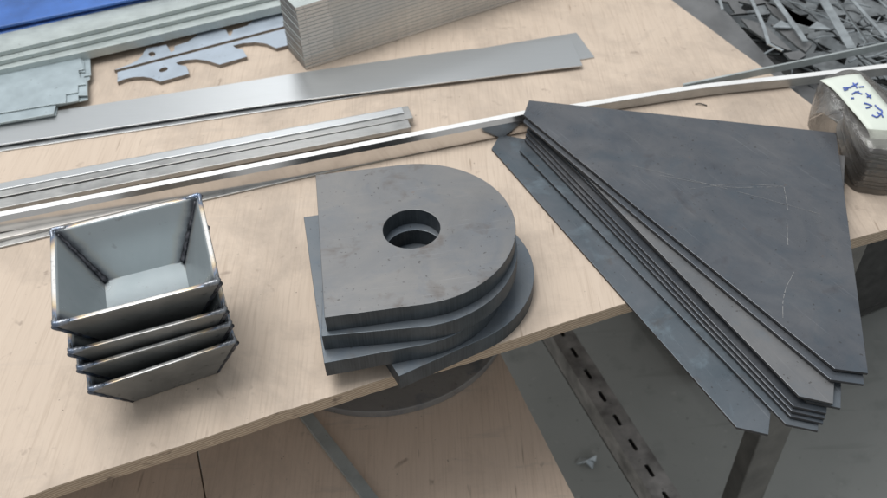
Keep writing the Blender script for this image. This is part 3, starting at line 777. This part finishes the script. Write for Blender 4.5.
# film shell
bm = bmesh.new(); rows = []
for zi in range(9):
    s = zi/8; z = .0006+s*PK
    gr = .003-.004*(s > .95)+.0015*math.sin(s*PI)
    lp = smooth_loop(pl, 8, gr, pc_); row = []
    for k, p in enumerate(lp):
        w_ = noise.noise(Vector((p.x*60, p.y*60, z*40)))*.0022
        d = (p-pc_).normalized(); q = p+d*w_
        row.append(bm.verts.new((q.x-PO.x, q.y-PO.y, z)))
    rows.append(row)
n_ = len(rows[0])
for i in range(8):
    for k in range(n_): bm.faces.new((rows[i][k], rows[i][(k+1) % n_], rows[i+1][(k+1) % n_], rows[i+1][k]))
inner = [bm.verts.new((v.co.x*.8, v.co.y*.8, PK+.0016)) for v in rows[-1]]
for k in range(n_): bm.faces.new((rows[-1][k], rows[-1][(k+1) % n_], inner[(k+1) % n_], inner[k]))
bm.faces.new(inner)
for f in bm.faces: f.smooth = True
link('film', mesh_of(bm, 'film', M['film']), pk)
# label: strip over the top, turned down at both ends
zl = PK+.0040
lpath = [((820, 80), (860, 73.5), zl-.002), ((835, 91), (871, 86), zl), ((850, 108), (886, 103), zl), ((864, 124), (902, 120), zl-.0005), ((869, 133), (912, 134), zl-.005), ((872, 147), (915, 150), zl-.016), ((880, 160), (920, 165), zl-.026)]
bm = bmesh.new(); A = spline([at(*a, z) for a, b, z in lpath], 6); B = spline([at(*b, z) for a, b, z in lpath], 6); g = []
for a, b in zip(A, B):
    row = []
    for k in range(7):
        p = a.lerp(b, k/6); p.z += .0012*math.sin(k/6*PI)+.0005*noise.noise(p*70)
        row.append(bm.verts.new(p-PO))
    g.append(row)
for i in range(len(g)-1):
    for k in range(6): bm.faces.new((g[i][k], g[i+1][k], g[i+1][k+1], g[i][k+1]))
for f in bm.faces: f.smooth = True
lo = link('label', mesh_of(bm, 'label', M['label']), pk)
md = lo.modifiers.new('s', 'SOLIDIFY'); md.thickness = .0005
# handwriting strokes (pixels measured in the photo)
strokes = [[(843, 88), (849, 87.5), (856, 84), (858, 83)], [(853, 83), (856, 86), (857, 88)], [(859, 87), (864, 86.5)], [(844, 90), (848, 89)], [(852, 94), (856, 92), (862, 94)], [(855, 92), (859, 91.5)],
           [(866, 93), (869, 96), (871, 98)], [(867, 97), (871, 95)], [(864, 103), (868, 104), (872, 106)], [(866, 108), (870, 107)], [(875, 105), (878, 108), (882, 111), (880, 114), (877, 112)],
           [(872, 115), (877, 117), (881, 114), (883, 117)], [(851, 98), (854, 98)]]
bm = bmesh.new()
for s in strokes:
    path = [at(x, y, zl+.0022)-PO for x, y in s]; path = spline(path, 5) if len(path) > 2 else path
    tube_bm(path, .0008, bm, 6)
link('handwriting', mesh_of(bm, 'handwriting', M['ink']), lo)

# ------------------------------------------------------------ scrap bin and scrap at the top right
def rect_loop(a, b, w):
    d = (b-a).normalized(); n_ = Vector((-d.y, d.x))*w/2
    return [a-n_, b-n_, b+n_, a+n_]
def quadhole(px, z): return [p for p in PX(px, z)]
# bin
bl = R2-rd*.75+Vector((.30, 0)); 
bo = empty('scrap_bin', (.95, 1.15, FZ)); tag(bo, 'dark steel scrap bin full of offcuts beside the table', 'scrap bin')
def bpanel(name, x0, x1, y0, y1, z0, z1):
    link(name, mesh_of(box_bm(x0-.95, x1-.95, y0-1.15, y1-1.15, z0-FZ, z1-FZ), name, [M['dark'], M['dark']]), bo)
RB = math.atan2(rd.y, rd.x)
bo.rotation_euler = (0, 0, RB+PI/2); bo.location = (R1.x+.53-rd.x*(-.02), R1.y+.22, FZ)
for nm, x0, x1, y0, y1, z0, z1 in (('base', -.5, .5, 0.12, 1.2, .05, .07), ('side_panel', -.5, -.495, 0.12, 1.2, .071, .72), ('side_panel', .495, .5, 0.12, 1.2, .071, .72), ('end_panel', -.494, .494, .12, .125, .071, .72), ('end_panel', -.494, .494, 1.195, 1.2, .071, .72)):
    link(nm, mesh_of(box_bm(x0, x1, y0, y1, z0, z1), nm, [M['dark'], M['dark']]), bo)
for sx in (-1, 1):
    for sy in (-1, 1):
        link('foot', mesh_of(box_bm(sx*.44-.03, sx*.44+.03, .66+sy*.48-.03, .66+sy*.48+.03, 0, .049), 'foot', [M['dark'], M['dark']]), bo)
# big skeleton sheet with leaf shaped cut-outs, its solid margin beside the plywood
zs = -.0045
def leaf(c, L, w, ang, n=9, z=zs):
    c = at(*c, z).to_2d(); d = Vector((math.cos(ang), math.sin(ang))); n_ = Vector((-d.y, d.x)); pts = []
    for i in range(n): s = i/n; pts.append(c+d*L*(s-.5)+n_*w*math.sin(PI*s)**.8)
    for i in range(n): s = i/n; pts.append(c-d*L*(s-.5)-n_*w*math.sin(PI*s)**.8)
    return pts
q0 = R2-rd*.35; q3 = CR
lft = lambda p, k: p+Vector((-rd.y, rd.x))*k
lf = Vector((-rd.y, rd.x)); 
if lf.x < 0: lf = -lf
outer = [q0+lf*.004, R2+lf*.004, R1+lf*.004, R1+rd*.10+lf*.004, R1+rd*.10+lf*.17, R1+lf*.115, R1-rd*.12+lf*.145, R2+lf*.105, q0+lf*.11]
hl = [quadhole([(741, 18.5), (752, 20.5), (765, 25), (783, 42), (792, 50), (788, 50), (776, 45), (763, 38), (750, 29)], zs),
      quadhole([(714, 0), (728, 2), (735, 13), (729, 14.5), (722, 9)], zs),
      quadhole([(738, 1), (752, 5), (757, 12), (748, 13), (741, 8)], zs),
      quadhole([(771, 24), (790, 26), (812, 44), (806, 52), (797, 46)], zs),
      quadhole([(784, 53), (800, 50.5), (806, 55), (798, 60), (790, 59)], zs),
      quadhole([(765, 3), (780, 5), (793, 20), (783, 21), (772, 13)], zs)]
o = plate('skeleton_sheet', [outer]+hl, zs-.003, zs, [M['skel'], M['scrap_dark']], bevel=0)
tag(o, 'grey cut-out skeleton sheet with a plain margin right beside the plywood', 'scrap sheet', 'skeleton sheets in the scrap')
# further skeleton sheets deeper in the bin
for k, (zz_, seed_, tilt) in enumerate(((-.030, 3, .03), (-.085, 5, -.06), (-.16, 8, .04))):
    random.seed(seed_)
    bm_l = [[Vector((-.42, -.5)), Vector((.42, -.5)), Vector((.42, .5)), Vector((-.42, .5))]]
    st = .042+.010*k
    for ix in range(-10, 11):
        for iy in range(-14, 15):
            x, y = ix*st, iy*st*.8
            if abs(x) > .39 or abs(y) > .47 or random.random() < .05: continue
            r = st*.40; rot = 0 if (ix+iy) % 2 else PI
            if k == 1: bm_l.append([Vector((x+r*math.cos(a+rot)*1.0, y+r*.62*math.sin(a+rot))) for a in [q*PI/5 for q in range(10)]])
            else: bm_l.append([Vector((x+r*math.cos(a+rot), y+r*.8*math.sin(a+rot))) for a in (0.1, 2.1, 4.2)])
    o = link('skeleton_sheet', mesh_of(plate_bm(bm_l, 0, .002), 'skeleton_sheet', [M['scrap_mid'] if k == 0 else M['skel'], M['scrap_dark']]), None,
             (R1.x+lf.x*.50-rd.x*.30, R1.y+lf.y*.50-rd.y*.30, zz_), RB+PI/2+(.18, -.12, .3)[k])
    o.rotation_euler = (tilt, -tilt*.6, RB+PI/2+(.18, -.12, .3)[k])
    tag(o, ['bright perforated scrap sheet just below the grey margin sheet in the bin', 'scrap sheet with rounded cut-outs lower in the bin', 'deepest perforated scrap sheet in the bin'][k], 'scrap sheet', 'skeleton sheets in the scrap')
random.seed(21)
# long offcut strips lying over the scrap
offs = [((776, 0), (806, 41), .012, 'pale offcut strip with a free end, third from the left over the scrap'), ((824, 0), (852, 48), .020, 'wide pale offcut strip running down to the grey bar'),
        ((752, 0), (763, 24), .008, 'short pale offcut strip, upper part of the leftmost pair'), ((763, 24), (769, 44), .008, 'short pale offcut strip ending near the margin sheet'),
        ((853, 0), (887, 38), .008, 'thin grey offcut strip near the right edge'), ((720, 0), (722.5, 9), .006, 'stubby offcut strip at the very top left of the scrap'),
        ((769, 43), (783, 50), .006, 'tiny offcut strip lying across the margin sheet'), ((838, 0), (868, 42), .005, 'narrow dark offcut strip between two pale ones')]
for i, (a, b, w, lab) in enumerate(offs):
    zt_ = .004+.0025*i
    A_ = at(*a, zt_).to_2d(); B_ = at(*b, zt_).to_2d(); d = (A_-B_).normalized()
    if a[1] == 0: A_ = A_+d*.25
    o = plate('offcut_strip', [rect_loop(B_, A_, w*.62)], zt_-.002, zt_, [M['scrap_dark'] if 'dark' in lab else M['scrap'], M['scrap']], bevel=.0002)
    tag(o, lab, 'offcut', 'offcut strips over the scrap')
# triangular offcuts (a few large) and the mass of small bits
for k, (px, lab) in enumerate(((((772, 27), (781, 20), (796, 27.5)), 'pale triangular offcut, left one of the two lying in the scrap'), (((808, 28), (817, 21), (832, 29.5)), 'pale triangular offcut, right one of the two lying in the scrap'))):
    o = plate('triangular_offcut', [PX(px, .001)], -.001, .001, [M['scrap'], M['scrap']], bevel=.0002); tag(o, lab, 'offcut', 'triangular offcuts')
bm = bmesh.new(); random.seed(5)
Rb = Matrix.Rotation(RB+PI/2, 3, 'Z')
for i in range(1500):
    c = Rb @ Vector((random.uniform(-.47, .47), random.uniform(.13, 1.15), 0))+Vector((bo.location.x, bo.location.y, random.uniform(-.32, -.10)))
    n = random.choice((3, 4, 4)); r = random.uniform(.006, .020); ph = random.random()*6; el_ = random.uniform(.15, 1)
    Rm = Matrix.Rotation(random.random()*6, 3, 'Z') @ Matrix.Rotation(random.uniform(-.7, .7), 3, 'X') @ Matrix.Rotation(random.uniform(-.5, .5), 3, 'Y')
    t1 = [bm.verts.new(c+Rm @ Vector((r*math.cos(ph+2*PI*k/n), r*el_*math.sin(ph+2*PI*k/n), .001))) for k in range(n)]
    t0 = [bm.verts.new(v.co-Rm @ Vector((0, 0, .002))) for v in t1]
    mi = 0 if random.random() < .35 else 1
    for f in [bm.faces.new(t1), bm.faces.new(list(reversed(t0)))]+[bm.faces.new((t1[k], t0[k], t0[(k+1) % n], t1[(k+1) % n])) for k in range(n)]: f.material_index = mi
def sliver(c, L, w, a, tz, tilt, mi):
    d = Vector((math.cos(a), math.sin(a), tilt)).normalized(); n_ = Vector((-d.y, d.x, 0)).normalized(); bend = random.uniform(-.15, .15)*L
    top_, bot_ = [], []
    for k in range(6):
        s_ = k/5-.5; p = c+d*L*s_+n_*bend*(s_*s_-.25)+Vector((0, 0, .03*L*math.sin(k*1.7)))
        top_.append((bm.verts.new(p-n_*w/2), bm.verts.new(p+n_*w/2))); bot_.append((bm.verts.new(p-n_*w/2-Vector((0, 0, tz))), bm.verts.new(p+n_*w/2-Vector((0, 0, tz)))))
    for k in range(5):
        for q in ((top_[k][0], top_[k+1][0], top_[k+1][1], top_[k][1]), (bot_[k][1], bot_[k+1][1], bot_[k+1][0], bot_[k][0]), (top_[k][0], bot_[k][0], bot_[k+1][0], top_[k+1][0]), (top_[k][1], top_[k+1][1], bot_[k+1][1], bot_[k][1])):
            f = bm.faces.new(q); f.material_index = mi
for i in range(900):
    u_ = random.uniform(.045, .62); v_ = random.uniform(-.04, .60)
    p2 = R1+lf*u_-rd*v_
    zc = random.uniform(-.09, -.026) if u_ < .15 else random.uniform(-.09, .004)
    an_ = random.choice((RB, RB, RB+.4, RB+1.3, random.uniform(0, 3.1)))+random.uniform(-.2, .2)
    sliver(Vector((p2.x, p2.y, zc)), random.uniform(.02, .13), random.choice((.0012, .0016, .002, .003)), an_, .0015, random.uniform(-.12, .12) if zc < -.04 else 0, 0 if random.random() < .5 else 1)
o = link('metal_offcuts', mesh_of(bm, 'metal_offcuts', [M['scrap'], M['scrap_dark']])); tag(o, 'heap of small cut metal offcuts filling the scrap bin', 'offcuts', kind='stuff')

# small dark chip and curl on the plywood
bm = bmesh.new(); tube_bm(spline([at(695, 104, .001), at(700, 103.5, .002), at(707, 105.5, .001)], 5), .0007, bm, 6)
o = link('wire_curl', mesh_of(bm, 'wire_curl', M['dark'])); tag(o, 'tiny dark curl of swarf on the plywood behind the top triangular sheet', 'swarf')

# ------------------------------------------------------------ light
wd = bpy.data.worlds.new('World'); S.world = wd; wd.use_nodes = True; nt = wd.node_tree
bg = nt.nodes['Background']; tc = nt.nodes.new('ShaderNodeTexCoord'); sp = nt.nodes.new('ShaderNodeSeparateXYZ'); rp = nt.nodes.new('ShaderNodeValToRGB')
nt.links.new(tc.outputs['Generated'], sp.inputs[0]); nt.links.new(sp.outputs[2], rp.inputs[0])
els = rp.color_ramp.elements; els[0].position = .0; els[0].color = (.50, .50, .49, 1); els[1].position = .8; els[1].color = (.56, .60, .64, 1)
nt.links.new(rp.outputs[0], bg.inputs[0]); bg.inputs[1].default_value = .90
def area(name, loc, target, sx, sy, power, col):
    l = bpy.data.lights.new(name, 'AREA'); l.shape = 'RECTANGLE'; l.size = sx; l.size_y = sy; l.energy = power; l.color = col
    o = bpy.data.objects.new(name, l); COL.objects.link(o); o.location = loc
    o.rotation_euler = (Vector(target)-Vector(loc)).to_track_quat('-Z', 'Y').to_euler(); return o
area('skylight_lamp', (-1.1, 1.2, 3.8), (0, .6, 0), 3.0, 2.2, 150, (1.0, .985, .96))
area('added_glint_lamp', (-.9, 4.6, 2.6), (0, .9, 0), .9, .5, 7, (1.0, 1.0, 1.0))  # small lamp added for the bright reflection on the stainless strip

S.view_settings.view_transform = 'Standard'; S.view_settings.look = 'None'; S.view_settings.gamma = 1; S.view_settings.exposure = 0
S.render.engine = 'CYCLES'
